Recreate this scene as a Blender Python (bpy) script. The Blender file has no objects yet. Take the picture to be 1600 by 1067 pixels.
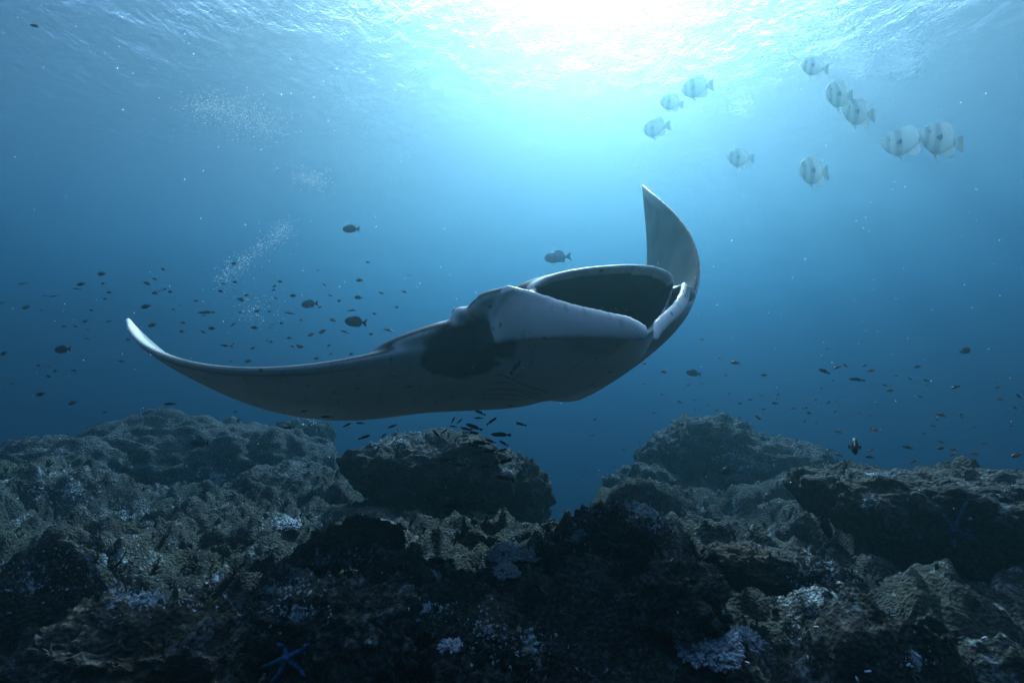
import bpy, bmesh, math, random
import numpy as np
from mathutils import Vector, Matrix, Euler

S = bpy.context.scene
COL = S.collection
R = math.radians
rng = np.random.default_rng(7)
random.seed(7)

# ------------------------------------------------------------------ camera, sky, sun, exposure
PITCH = 4.5
cam = bpy.data.cameras.new('camera')
cam_ob = bpy.data.objects.new('camera', cam)
COL.objects.link(cam_ob)
cam.lens = 20; cam.sensor_width = 36; cam.clip_start = .05; cam.clip_end = 600
cam_ob.location = (0, 0, 0); cam_ob.rotation_euler = (R(90 + PITCH), 0, 0)
S.camera = cam_ob

SUN_EL, SUN_AZ = 42, 9
world = bpy.data.worlds.new('World'); S.world = world; world.use_nodes = True
wt = world.node_tree
sky = wt.nodes.new('ShaderNodeTexSky'); sky.sky_type = 'NISHITA'; sky.sun_disc = False
sky.sun_elevation = R(SUN_EL); sky.sun_rotation = R(SUN_AZ)
sky.air_density = 1.0; sky.dust_density = 3.0; sky.ozone_density = 1.0
wt.nodes['Background'].inputs['Strength'].default_value = .15
wt.links.new(sky.outputs[0], wt.nodes['Background'].inputs[0])
sun = bpy.data.lights.new('sun', 'SUN'); sun.energy = 4.0; sun.angle = R(1.0); sun.color = (1, .95, .88)
sun_ob = bpy.data.objects.new('sun', sun); COL.objects.link(sun_ob)
SUN_DIR = Vector((math.sin(R(SUN_AZ)) * math.cos(R(SUN_EL)), math.cos(R(SUN_AZ)) * math.cos(R(SUN_EL)), math.sin(R(SUN_EL))))
sun_ob.rotation_euler = SUN_DIR.to_track_quat('Z', 'Y').to_euler()
sun_ob.location = (2, 10, 40)

S.view_settings.view_transform = 'Standard'; S.view_settings.look = 'None'
S.view_settings.gamma = 1; S.view_settings.use_curve_mapping = False
S.view_settings.exposure = 1.95
cy = S.cycles
cy.use_denoising = True
cy.volume_bounces = 1; cy.max_bounces = 6; cy.diffuse_bounces = 2; cy.glossy_bounces = 2
cy.transmission_bounces = 2; cy.transparent_max_bounces = 8

SURF = 7.0           # height of the water surface above the camera

# ------------------------------------------------------------------ helpers
FPX = 20 / 36 * 1600
cp, sp = math.cos(R(PITCH)), math.sin(R(PITCH))
def ray(px, py):
    a = (px - 800) / FPX; b = (533.5 - py) / FPX
    return Vector((a, cp - b * sp, sp + b * cp))
def at(px, py, d):                       # d metres along the view axis
    return ray(px, py) * d

def tag(o, label=None, cat=None, group=None, kind=None):
    if label: o['label'] = label
    if cat: o['category'] = cat
    if group: o['group'] = group
    if kind: o['kind'] = kind
    return o
def mesh_np(name, v, f, m=None, smooth=True):
    """v (N,3) array, f (M,k) array -> mesh, quickly"""
    v = np.asarray(v, np.float32); f = np.asarray(f, np.int32)
    me = bpy.data.meshes.new(name)
    me.vertices.add(len(v)); me.vertices.foreach_set('co', v.ravel())
    k = f.shape[1]
    me.loops.add(f.size); me.loops.foreach_set('vertex_index', f.ravel())
    me.polygons.add(len(f)); me.polygons.foreach_set('loop_start', np.arange(0, f.size, k, dtype=np.int32))
    me.polygons.foreach_set('use_smooth', np.full(len(f), smooth, bool))
    me.update(calc_edges=True); me.validate()
    if m: me.materials.append(m)
    return me
def mesh_py(name, v, f, m=None, smooth=True):
    me = bpy.data.meshes.new(name); me.from_pydata([tuple(p) for p in v], [], [tuple(q) for q in f])
    if smooth:
        me.polygons.foreach_set('use_smooth', np.full(len(me.polygons), True, bool))
    if m: me.materials.append(m)
    return me
def obj(name, me, parent=None, loc=None):
    o = bpy.data.objects.new(name, me); COL.objects.link(o)
    if parent: o.parent = parent
    if loc is not None: o.location = loc
    return o

# --- noise
_prm = np.random.default_rng(3).permutation(256).astype(np.int32)
_prm = np.concatenate([_prm, _prm, _prm])
_g = np.random.default_rng(4).normal(size=(256, 3)).astype(np.float32); _g /= np.linalg.norm(_g, axis=1, keepdims=True)
def perlin(p):
    p = np.asarray(p, np.float32)
    i = np.floor(p).astype(np.int32); f = p - i; i &= 255
    u = f * f * f * (f * (f * 6 - 15) + 10)
    def c(a, b, d):
        h = _prm[_prm[_prm[i[:, 0] + a] + i[:, 1] + b] + i[:, 2] + d]
        g = _g[h]
        return g[:, 0] * (f[:, 0] - a) + g[:, 1] * (f[:, 1] - b) + g[:, 2] * (f[:, 2] - d)
    def l(a, b, t): return a + (b - a) * t
    x00 = l(c(0,0,0), c(1,0,0), u[:,0]); x10 = l(c(0,1,0), c(1,1,0), u[:,0])
    x01 = l(c(0,0,1), c(1,0,1), u[:,0]); x11 = l(c(0,1,1), c(1,1,1), u[:,0])
    return l(l(x00, x10, u[:,1]), l(x01, x11, u[:,1]), u[:,2]) * 1.5
def billow(p): return 1 - 2 * np.abs(perlin(p))     # rounded valleys, sharp ridges
def lumps(p): return 2 * np.abs(perlin(p)) - .6     # rounded lumps, sharp creases
def ss(a, b, x):
    t = np.clip((x - a) / (b - a), 0, 1); return t * t * (3 - 2 * t)

# --- node helper
def nodes(name):
    m = bpy.data.materials.new(name); m.use_nodes = True
    t = m.node_tree
    return m, t, t.nodes.new, t.links.new
def ramp(N, stops):
    r = N('ShaderNodeValToRGB'); e = r.color_ramp.elements
    while len(e) < len(stops): e.new(.5)
    for k, (p, c) in zip(e, stops):
        k.position = p; k.color = (*c, 1) if len(c) == 3 else c
    return r
def mixc(N, L, fac, a, b):
    n = N('ShaderNodeMix'); n.data_type = 'RGBA'
    for src, i in ((fac, 0), (a, 6), (b, 7)):
        if hasattr(src, 'is_linked'): L(src, n.inputs[i])
        elif isinstance(src, tuple): n.inputs[i].default_value = (*src, 1)
        else: n.inputs[i].default_value = src
    return n.outputs[2]
def noise(N, L, vec, scale, detail=4, rough=.55, dist=0):
    n = N('ShaderNodeTexNoise'); n.inputs['Scale'].default_value = scale; n.inputs['Detail'].default_value = detail
    n.inputs['Roughness'].default_value = rough; n.inputs['Distortion'].default_value = dist
    L(vec, n.inputs['Vector']); return n.outputs[0]

def rock_material(name, dark, mid, pale, pale_lo, pale_hi, tint=None, bump=.03, sc=1.0):
    m, t, N, L = nodes(name); b = t.nodes['Principled BSDF']
    pos = N('ShaderNodeNewGeometry').outputs['Position']
    big = ramp(N, [(.38, dark), (.62, mid)]); L(noise(N, L, pos, 5 * sc, 6, .65), big.inputs[0])
    fine = ramp(N, [(.34, (.25, .25, .25)), (.52, (.9, .9, .9)), (.70, (2.4, 2.4, 2.4))]); L(noise(N, L, pos, 46 * sc, 5, .7), fine.inputs[0])
    mul = N('ShaderNodeMix'); mul.data_type = 'RGBA'; mul.blend_type = 'MULTIPLY'; mul.inputs[0].default_value = 1
    L(big.outputs[0], mul.inputs[6]); L(fine.outputs[0], mul.inputs[7])
    c = mul.outputs[2]
    if tint:                                   # olive and rusty films of algae
        tr = ramp(N, [(.52, (0, 0, 0)), (.66, (1, 1, 1))]); L(noise(N, L, pos, 2.3 * sc, 4, .6, .6), tr.inputs[0])
        c = mixc(N, L, tr.outputs[0], c, tint)
    p1 = ramp(N, [(pale_lo, (0, 0, 0)), (pale_hi, (1, 1, 1))]); L(noise(N, L, pos, 3.1 * sc, 8, .72, .4), p1.inputs[0])
    p2 = ramp(N, [(.46, (0, 0, 0)), (.56, (1, 1, 1))]); L(noise(N, L, pos, 26 * sc, 5, .7), p2.inputs[0])
    mm = N('ShaderNodeMath'); mm.operation = 'MULTIPLY'; L(p1.outputs[0], mm.inputs[0]); L(p2.outputs[0], mm.inputs[1])
    at_ = N('ShaderNodeAttribute'); at_.attribute_name = 'encrusted'          # crusts of bleached coral, where they grow
    p3 = ramp(N, [(.40, (0, 0, 0)), (.58, (1, 1, 1))])
    sub = N('ShaderNodeMath'); sub.operation = 'MULTIPLY_ADD'; sub.inputs[1].default_value = .74; L(at_.outputs['Fac'], sub.inputs[0])
    fz = N('ShaderNodeMath'); fz.operation = 'MULTIPLY_ADD'; fz.inputs[1].default_value = 2.2; fz.inputs[2].default_value = -1.22; L(noise(N, L, pos, 22 * sc, 8, .8, .6), fz.inputs[0])
    L(fz.outputs[0], sub.inputs[2]); L(sub.outputs[0], p3.inputs[0])
    mm2 = N('ShaderNodeMath'); mm2.operation = 'MAXIMUM'; L(mm.outputs[0], mm2.inputs[0]); L(p3.outputs[0], mm2.inputs[1])
    c = mixc(N, L, mm2.outputs[0], c, pale)
    L(c, b.inputs['Base Color']); b.inputs['Roughness'].default_value = .85; b.inputs['Specular IOR Level'].default_value = .15
    vor = N('ShaderNodeTexVoronoi'); vor.inputs['Scale'].default_value = 55 * sc; L(pos, vor.inputs['Vector'])
    ad = N('ShaderNodeMath'); ad.operation = 'ADD'; L(noise(N, L, pos, 34 * sc, 6, .75), ad.inputs[0]); L(vor.outputs['Distance'], ad.inputs[1])
    bp = N('ShaderNodeBump'); bp.inputs['Strength'].default_value = .9; bp.inputs['Distance'].default_value = bump
    L(ad.outputs[0], bp.inputs['Height']); L(bp.outputs[0], b.inputs['Normal'])
    return m
def plain(name, col, rough=.6, spec=.3, var=.25, scale=30, bump=0):
    m, t, N, L = nodes(name); b = t.nodes['Principled BSDF']
    pos = N('ShaderNodeTexCoord').outputs['Object']
    nz = noise(N, L, pos, scale, 4)
    rp = ramp(N, [(.3, tuple(x * (1 - var) for x in col)), (.7, tuple(min(1, x * (1 + var)) for x in col))]); L(nz, rp.inputs[0])
    L(rp.outputs[0], b.inputs['Base Color']); b.inputs['Roughness'].default_value = rough; b.inputs['Specular IOR Level'].default_value = spec
    if bump:
        bp = N('ShaderNodeBump'); bp.inputs['Distance'].default_value = bump; L(nz, bp.inputs['Height']); L(bp.outputs[0], b.inputs['Normal'])
    return m

M_REEF = rock_material('reef_rock', (.010, .012, .011), (.056, .055, .047), (.34, .37, .37), .54, .68, (.055, .058, .034))
M_ROCK = rock_material('boulder_rock', (.012, .014, .013), (.066, .064, .056), (.40, .44, .46), .56, .70, (.07, .055, .035))
M_MOUND = rock_material('mound_coral', (.032, .036, .036), (.088, .09, .084), (.25, .29, .31), .70, .85, None, .035, .8)

# ------------------------------------------------------------------ terrain of the reef
def far(d): return d if d < 4 else 4 + (d - 4) * 1.8
def xy(px, d): return ((px - 800) / FPX * d, d)
BUMPS = [  # px, distance, top z, half width x, half depth y, power
    (300, 6.6, -.62, 1.9, 1.3, 2.2), (60, 5.0, -.62, 1.3, 1.2, 2.2), (-250, 4.2, -.55, 1.6, 2.0, 2.2),
    (470, 5.3, -.80, 1.1, .7, 2.4), (1000, 5.0, -.80, .9, .5, 2.4),
    (1110, 6.6, -.55, 1.2, .9, 2.4), (1230, 5.2, -.72, 1.0, .8, 2.3), (1500, 3.7, -.55, 1.1, .75, 2.6),
    (1800, 3.4, -.35, 1.2, 1.2, 2.4), (960, 3.6, -.72, .45, .45, 2.4), (620, 3.2, -.80, .5, .4, 2.4),
    (560, 2.1, -.74, .42, .3, 2.4), (330, 1.75, -.72, .35, .22, 2.6), (900, 2.4, -.74, .40, .35, 2.4), (1330, 1.75, -.72, .55, .3, 2.6),
    (100, 2.6, -.78, .7, .5, 2.2), (1050, 2.9, -.70, .35, .35, 2.2)]
def base_height(x, y):
    d = np.sqrt(x * x + y * y)
    z = -1.02 - .07 * np.clip(y - 4, 0, 5) - 6.5 * ss(8.0, 15, y + .12 * np.abs(x)) - 5.0 * ss(14, 50, d)
    z = z - .9 * ss(4.2, 7, y) * np.exp(-((x - .85) / .8) ** 2)
    for px, bd, top, wx, wy, pw in BUMPS:
        k_ = far(bd) / bd; bd *= k_; top *= k_; wx *= k_; wy *= k_
        bx, by = xy(px, bd)
        r = (np.abs((x - bx) / wx) ** pw + np.abs((y - by) / wy) ** pw)
        h = top - 1.0 * r ** .9
        k = .10
        z = np.where(np.abs(z - h) < k, np.maximum(z, h) + (k - np.abs(z - h)) ** 2 / (4 * k), np.maximum(z, h))
    return z
NA, NR = 900, 580
ang = np.radians(np.linspace(-76, 76, NA)); rad = np.exp(np.linspace(math.log(.45), math.log(62), NR))
A, D = np.meshgrid(ang, rad)
X = (D * np.sin(A)).ravel(); Y = (D * np.cos(A)).ravel()
Z = base_height(X, Y)
P = np.stack([X, Y, Z * 1.0], -1)
near = np.exp(-D.ravel() / 9)
far_ok = ss(60, 12, D.ravel())
def disp(P):
    h = .16 * perlin(P * .9 + 5) + .13 * lumps(P * 1.9 + 11) + .075 * lumps(P * 4.3 + 3) + .045 * lumps(P * 9.5 + 7) * (perlin(P * 1.1 + 40) > -.25)
    h += .022 * billow(P * 19 + 2) + .011 * perlin(P * 41 + 9)
    return h
hh = disp(P)
wx = .10 * perlin(P * 2.7 + 60) + .04 * perlin(P * 7.1 + 70); wy = .10 * perlin(P * 2.7 + 80) + .04 * perlin(P * 7.1 + 90)
hole = ss(.30, .62, perlin(P * 1.6 + 120)) * .22 * (D.ravel() > 1.2)          # pits and crevices
V = np.stack([X + wx, Y + wy, Z + hh * (.25 + .75 * far_ok) - hole], -1)
idx = np.arange(NA * NR).reshape(NR, NA)
F = np.stack([idx[:-1, :-1], idx[:-1, 1:], idx[1:, 1:], idx[1:, :-1]], -1).reshape(-1, 4)[:, ::-1]
terrain = tag(obj('terrain', mesh_np('terrain', V, F, M_REEF)), 'rugged coral reef floor falling away into deep blue water', None, None, 'structure')
TV = V

# ------------------------------------------------------------------ boulders standing on the reef
def ico(sub):
    bm = bmesh.new(); bmesh.ops.create_icosphere(bm, subdivisions=sub, radius=1)
    bm.verts.ensure_lookup_table()
    v = np.array([q.co[:] for q in bm.verts], np.float32); f = np.array([[q.index for q in p.verts] for p in bm.faces], np.int32)
    bm.free(); return v, f
ICO6 = ico(6); ICO5 = ico(5); ICO2 = ico(2); ICO1 = ico(1)
def rock(name, px, py, d, size, seed, mat, label, sub=ICO6, cat='rock', amp=1.0, flat=.35, under=0., rot=0., fine=1., group=None):
    """px,py,d: centre; size: half extents in metres. under: how far the underside is cut away"""
    v, f = sub; v = v.copy()
    k_ = far(d) / d; d *= k_; size = tuple(q * k_ for q in size)
    sz = np.array(size); mean = float(sz.mean())
    q = v * sz + seed * 7.3
    dn = lambda q: .30 * perlin(q * 1.1 / mean) + .16 * lumps(q * 2.2 / mean) + .09 * lumps(q * 4.6 / mean) + fine * (.05 * lumps(q * 11 / mean) + .022 * billow(q * 24 / mean))
    r = 1 + amp * dn(q)
    p = np.sign(v) * np.abs(v) ** .95            # a little boxier than a ball
    nn = v / sz; nn /= np.linalg.norm(nn, axis=1, keepdims=True)
    if under:                                    # overhang: lower half drawn in
        k = ss(.25, -.9, p[:, 2]) * under
        p[:, 0] *= 1 - k; p[:, 1] *= 1 - k
    p = p * sz + nn * ((r - 1) * mean * 1.0)[:, None]
    if flat:
        t_ = flat * sz[2] * 1.6; p[:, 2] = np.where(p[:, 2] > t_, t_ + (p[:, 2] - t_) * .5, p[:, 2])
    p += (amp * mean * .10) * np.stack([perlin(q * 3.4 / mean + 31), perlin(q * 3.4 / mean + 57), .7 * perlin(q * 3.4 / mean + 83)], -1)
    p += (amp * mean * .035) * np.stack([perlin(q * 9 / mean + 31), perlin(q * 9 / mean + 57), perlin(q * 9 / mean + 83)], -1)
    c, s = math.cos(rot), math.sin(rot)
    p[:, :2] = p[:, :2] @ np.array([[c, s], [-s, c]])
    o = obj(name, mesh_np(name, p, f, mat), None, at(px, py, d))
    return tag(o, label, cat, group)
rock('reef_boulder', 682, 742, 5.0, (.80, .60, .40), 1, M_ROCK, 'dark overhanging flat-topped boulder behind the manta ray belly', amp=.8, under=.28, flat=.5)
rock('reef_boulder', 806, 772, 5.2, (.34, .40, .36), 2, M_ROCK, 'sloping right shoulder rock leaning on the dark overhanging boulder', ICO5, amp=.9, flat=0)
rock('coral_mound', 300, 738, 6.4, (1.55, .95, .62), 3, M_MOUND, 'broad rounded pale coral mound on the left horizon of the reef', amp=.5, cat='coral', flat=0, fine=.8)
rock('coral_mound', 455, 778, 5.4, (.55, .45, .32), 4, M_MOUND, 'small domed coral mound between the broad mound and dark boulder', ICO5, amp=.5, cat='coral', flat=0, fine=.8)
rock('coral_mound', 80, 742, 5.6, (.75, .5, .34), 5, M_MOUND, 'low knobbly coral mound at the far left edge of the reef', ICO5, amp=.7, cat='coral', flat=0)
rock('reef_boulder', 1105, 735, 6.3, (.72, .6, .60), 6, M_MOUND, 'tall domed reef rock rising at the centre right behind the ridge', amp=.55, flat=0)
rock('reef_boulder', 1215, 752, 6.0, (.62, .5, .40), 7, M_MOUND, 'lower shoulder rock right of the tall domed reef rock', ICO5, amp=.6, flat=0)
rock('reef_boulder', 1010, 772, 6.0, (.50, .45, .32), 18, M_MOUND, 'low sloping rock at the left foot of the tall domed rock', ICO5, amp=.8, flat=0)
rock('reef_boulder', 1500, 800, 3.3, (.66, .46, .31), 8, M_ROCK, 'big dark boulder with a shaded hollow on the right edge', amp=.8, flat=.3, under=.3)
rock('reef_boulder', 1320, 768, 3.7, (.34, .28, .21), 9, M_ROCK, 'blocky rock at the left end of the right hand ridge', ICO5, amp=.9, under=.3)
rock('reef_boulder', 560, 850, 3.3, (.28, .22, .12), 10, M_ROCK, 'low pitted rock in front of the dark overhanging boulder', ICO6, amp=1.1, flat=0)
rock('reef_boulder', 960, 850, 3.1, (.36, .26, .20), 11, M_ROCK, 'craggy rock in the reef centre just below the blue gap', ICO6, amp=1.1, flat=0)
rock('reef_boulder', 1060, 930, 2.2, (.17, .16, .15), 12, M_ROCK, 'upright dark rock behind the large knobbly coral colony', ICO6, amp=1.2, flat=0)
rock('reef_boulder', 530, 990, 1.9, (.26, .2, .17), 13, M_ROCK, 'dark shaded rock in the foreground left of centre', ICO6, amp=1.2, flat=0)
rock('reef_boulder', 240, 1030, 1.75, (.32, .2, .15), 14, M_ROCK, 'black foreground rock along the bottom left of the reef', ICO6, amp=1.2, flat=0)
rock('reef_boulder', 760, 1010, 2.0, (.2, .2, .13), 15, M_ROCK, 'dark rock at the bottom centre of the reef', ICO6, amp=1.2, flat=0)
rock('reef_boulder', 1190, 880, 2.6, (.26, .16, .09), 16, M_ROCK, 'slanting slab with a black hollow beneath, right of centre', ICO5, amp=.9, rot=-.5)
rock('reef_boulder', 475, 688, 8.2, (.45, .4, .35), 17, M_ROCK, 'hazy far rock seen through the gap left of the dark boulder', ICO5, amp=1.0)

bpy.context.view_layer.update()
DG = bpy.context.evaluated_depsgraph_get()
def hit(px, py):
    ok, loc, nor, i, o, m = S.ray_cast(DG, Vector((0, 0, 0)), ray(px, py).normalized())
    if not ok: return None
    return loc, nor

# ------------------------------------------------------------------ small growth on the reef (uncountable)
def rot_mats(n, normals, tilt=.35):
    z = normals + rng.normal(0, tilt, (n, 3)); z /= np.linalg.norm(z, axis=1, keepdims=True)
    a = rng.normal(size=(n, 3)); x = np.cross(a, z); x /= np.linalg.norm(x, axis=1, keepdims=True) + 1e-9
    y = np.cross(z, x)
    return np.stack([x, y, z], -1)
def scatter(tmpl, pts, nrm, scale, tilt=.35):
    v, f = tmpl; n = len(pts); M = rot_mats(n, nrm, tilt)
    sc = scale[:, None, None] * rng.uniform(.75, 1.3, (n, 1, 3))
    W = np.einsum('nij,nkj->nki', M, v[None] * sc) + pts[:, None, :]
    FF = f[None] + (np.arange(n) * len(v))[:, None, None]
    return W.reshape(-1, 3), FF.reshape(-1, f.shape[1])
def merge(parts):
    vs, fs, o = [], [], 0
    for v, f in parts: vs.append(v); fs.append(f + o); o += len(v)
    return np.concatenate(vs), np.concatenate(fs)
def cone_branch(base, tip, r0, r1, n=5):
    base, tip = np.array(base, float), np.array(tip, float); d = tip - base; d /= np.linalg.norm(d)
    a = np.cross(d, [.3, .5, .8]); a /= np.linalg.norm(a); b = np.cross(d, a)
    v = []
    for c, r in ((base, r0), (base * .45 + tip * .55, r1 * 1.15), (tip, r1)):
        for k in range(n):
            t = 2 * math.pi * k / n; v.append(c + r * (a * math.cos(t) + b * math.sin(t)))
    v.append(tip + d * r1 * .8)
    f = []
    for j in range(2):
        for k in range(n):
            q = [j * n + k, j * n + (k + 1) % n, (j + 1) * n + (k + 1) % n, (j + 1) * n + k]
            f += [q[:3], [q[0], q[2], q[3]]]
    for k in range(n): f.append([2 * n + k, 2 * n + (k + 1) % n, 3 * n])
    return np.array(v, np.float32), np.array(f, np.int32)
def tuft(n, spread, r, seed):
    g = np.random.default_rng(seed); out = []
    for i in range(n):
        t = g.normal(0, spread, 2)
        out.append(cone_branch((t[0] * .25, t[1] * .25, -.1), (t[0], t[1], g.uniform(.6, 1.1)), r, r * .6, 4))
    return merge(out)
def knob(seed):
    v, f = ICO1; q = v + seed * 3.1
    return v * (1 + .35 * perlin(q * 1.7) + .2 * lumps(q * 3.5))[:, None] * np.array([1, 1, .7]), f
TUFTS = [tuft(7, .55, .16, s) for s in (1, 2)]; KNOBS = [knob(s) for s in (1, 2)]
nrmT = np.zeros(len(TV) * 3, np.float32); terrain.data.vertices.foreach_get('normal', nrmT); nrmT = nrmT.reshape(-1, 3)
if nrmT[:, 2].mean() < 0: nrmT = -nrmT
vis = np.where((np.abs(np.degrees(A).ravel()) < 50) & (D.ravel() > 1.1) & (D.ravel() < 11))[0]
clump = perlin(TV[vis] * 1.3 + 200) + .5 * perlin(TV[vis] * 4 + 210)
def pick(n, lo): 
    c = vis[clump > lo]; return rng.choice(c, n, replace=False)
RP, RN = [], []
for o in [q for q in COL.objects if q.name.split('.')[0] in ('reef_boulder', 'coral_mound')]:
    n_ = len(o.data.vertices); co = np.zeros(n_ * 3, np.float32); o.data.vertices.foreach_get('co', co); no = np.zeros(n_ * 3, np.float32); o.data.vertices.foreach_get('normal', no)
    co = co.reshape(-1, 3) + np.array(o.location, np.float32); no = no.reshape(-1, 3)
    sel = rng.choice(n_, 900, replace=False); sel = sel[no[sel, 2] > -.1]
    RP.append(co[sel]); RN.append(no[sel])
RP = np.concatenate(RP); RN = np.concatenate(RN)
def small_coral(n, lo, smin, smax, mat, name, label, cat, share):
    out = []
    for t in TUFTS2:
        i = pick(n, lo); j = rng.choice(len(RP), int(n * share), replace=False)
        P2 = np.concatenate([TV[i], RP[j]]); N2 = np.concatenate([nrmT[i], RN[j]])
        out.append(scatter(t, P2, N2, rng.uniform(smin, smax, len(P2)) * (.12 + .24 * np.linalg.norm(P2, axis=1)), .45))
    v, f = merge(out); tag(obj(name, mesh_np(name, v, f, mat)), label, cat, None, 'stuff')
TUFTS2 = [tuft(9, .75, .20, 11), tuft(6, .9, .26, 12), tuft(12, .6, .13, 13)]
small_coral(320, -.35, .007, .020, plain('grey_coral', (.10, .10, .09), .85, .15, .5, 6), 'small_coral', 'small grey brown coral tufts dotted all over the reef', 'coral tufts', .9)
small_coral(210, .0, .006, .016, plain('olive_coral', (.085, .095, .05), .85, .15, .5, 6), 'olive_coral', 'small olive coral tufts clumped on the reef', 'coral tufts', .5)
small_coral(130, -.5, .004, .010, plain('white_coral', (.5, .52, .52), .85, .15, .3, 6), 'white_coral', 'tiny white coral tips sprinkled over the reef', 'coral tufts', .6)
M_TURF = plain('turf_algae', (.035, .036, .026), .9, .1, .5, 3)
M_RUBBLE = plain('pale_coral_rubble', (.40, .43, .44), .85, .15, .4, 5)
parts = []
for t in TUFTS:
    i = pick(750, .05); parts.append(scatter(t, TV[i], nrmT[i], rng.uniform(.012, .034, len(i)) * (.8 + .12 * D.ravel()[i])))
for t in KNOBS[:1]:
    i = pick(900, -.1); parts.append(scatter(t, TV[i], nrmT[i], rng.uniform(.006, .018, len(i)) * (.7 + .15 * D.ravel()[i])))
v, f = merge(parts)
tag(obj('coral_turf', mesh_np('coral_turf', v, f, M_TURF)), 'short dark brown turf and knobs growing over the reef floor', 'coral turf', None, 'stuff')
# pale broken coral lying in patches
PALE = [(165, 870, 60, 28, 420), (110, 765, 75, 22, 260), (190, 800, 40, 12, 120), (330, 745, 30, 12, 60), (450, 810, 45, 10, 140), (60, 905, 70, 40, 160),
        (260, 930, 70, 18, 160), (445, 915, 40, 18, 160), (330, 905, 12, 10, 30), (470, 955, 40, 14, 90), (545, 880, 16, 16, 50), (600, 690, 60, 10, 160), (640, 680, 30, 8, 90),
        (680, 950, 30, 12, 60), (760, 985, 40, 30, 140), (1145, 712, 18, 6, 70), (1180, 725, 30, 8, 60), (1380, 742, 22, 4, 60), (1355, 785, 8, 12, 40),
        (900, 830, 60, 20, 60), (1000, 800, 60, 12, 60), (1300, 900, 60, 24, 160), (1430, 1030, 40, 14, 60), (820, 1010, 60, 40, 90), (1250, 1000, 14, 18, 40)]
parts = []; CR = []
for px, py, sx, sy, n in PALE:
    ps, ns = [], []
    for k in range(int(n * .7)):
        h = hit(px + random.gauss(0, sx * .6), py + random.gauss(0, sy * .6))
        if h: ps.append(h[0][:]); ns.append(h[1][:])
    if len(ps) < 3: continue
    ps = np.array(ps); ns = np.array(ns); dd = np.linalg.norm(ps, axis=1)
    parts.append(scatter(random.choice(TUFTS), ps, ns, rng.uniform(.0018, .0046, len(ps)) * dd ** .9, .6))
    CR.append((np.median(ps, axis=0), min(.28, max(.04, float(np.median(np.linalg.norm(ps - np.median(ps, axis=0), axis=1))) * .8))))
v, f = merge(parts)
tag(obj('coral_rubble', mesh_np('coral_rubble', v, f, M_RUBBLE)), 'pale broken coral bits lying in patches on the reef', 'coral rubble', None, 'stuff')

for o in [q for q in COL.objects if q.name.split('.')[0] in ('terrain', 'reef_boulder', 'coral_mound')]:
    co = np.zeros(len(o.data.vertices) * 3, np.float32); o.data.vertices.foreach_get('co', co); co = co.reshape(-1, 3) + np.array(o.location, np.float32)
    w_ = np.zeros(len(co), np.float32)
    for c_, r_ in CR: w_ = np.maximum(w_, np.exp(-(((co - c_.astype(np.float32)) / r_) ** 2).sum(1)))
    a_ = o.data.attributes.new('encrusted', 'FLOAT', 'POINT'); a_.data.foreach_set('value', w_)

# ------------------------------------------------------------------ coral colonies, sea stars, shells
M_COLONY = plain('lilac_coral', (.38, .38, .39), .8, .2, .35, 60)
def colony(px, py, r, seed, label, n=190, squash=.75):
    h = hit(px, py)
    if not h: return
    g = np.random.default_rng(seed); out = []
    for k in range(n):
        z = g.uniform(0.0, 1); t = g.uniform(0, 6.283); s = math.sqrt(1 - z * z)
        d = np.array([s * math.cos(t), s * math.sin(t), z]) * np.array([1, 1, squash]) * g.uniform(.8, 1.1)
        d += .12 * perlin(np.array([d * 2 + seed]))[0]
        out.append(cone_branch(d * .45, d * .86, .05, .085, 6))
        for q in range(4):
            e = d * .86 + g.normal(0, .075, 3); out.append(cone_branch(d * .78, e * 1.06, .045, .042, 5))
    v, f = merge(out)
    o = obj('coral_colony', mesh_np('coral_colony', v * r, f, M_COLONY), None, h[0] - Vector((0, 0, r * .25)))
    tag(o, label, 'coral', 'knobbly pale coral colonies')
colony(1105, 1010, .125, 1, 'large knobbly grey coral colony at the bottom right of centre', 260)
colony(1160, 1000, .09, 2, 'smaller knobbly coral colony touching the large one on its right', 170)
colony(790, 862, .105, 3, 'pale lilac branching coral colony in the middle of the reef')
colony(828, 868, .075, 4, 'pale branching coral colony on the right of the middle pair', 140)
colony(790, 892, .085, 5, 'pale branching coral colony just below the middle pair', 150)
colony(672, 952, .05, 6, 'small pale coral colony beside the dark bottom rock', 110)
colony(705, 1008, .045, 7, 'tiny coral colony low at the bottom centre', 100)
colony(450, 818, .11, 8, 'pale flat coral colony below the small domed mound', 150, .45)

M_STAR = plain('blue_sea_star', (.022, .085, .17), .9, .1, .5, 90)
def tube(path, r0, r1, n=8):
    path = [Vector(p) for p in path]; v = []; f = []
    for i, p in enumerate(path):
        d = (path[min(i + 1, len(path) - 1)] - path[max(i - 1, 0)]).normalized()
        a = d.orthogonal().normalized(); b = d.cross(a); t = i / (len(path) - 1); r = r0 + (r1 - r0) * t
        if i == len(path) - 1: r *= .5
        for k in range(n):
            w = 2 * math.pi * k / n; v.append(tuple(p + r * (a * math.cos(w) + b * math.sin(w))))
    for i in range(len(path) - 1):
        for k in range(n): f.append([i * n + k, i * n + (k + 1) % n, (i + 1) * n + (k + 1) % n, (i + 1) * n + k])
    f = [list(q) for q in f]
    tri = []
    for q in f: tri += [q[:3], [q[0], q[2], q[3]]]
    m = len(path) - 1
    v.append(tuple(path[0])); v.append(tuple(path[-1]))
    for k in range(n): tri += [[k, len(v) - 2, (k + 1) % n], [m * n + k, m * n + (k + 1) % n, len(v) - 1]]
    return np.array(v, np.float32), np.array(tri, np.int32)
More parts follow.
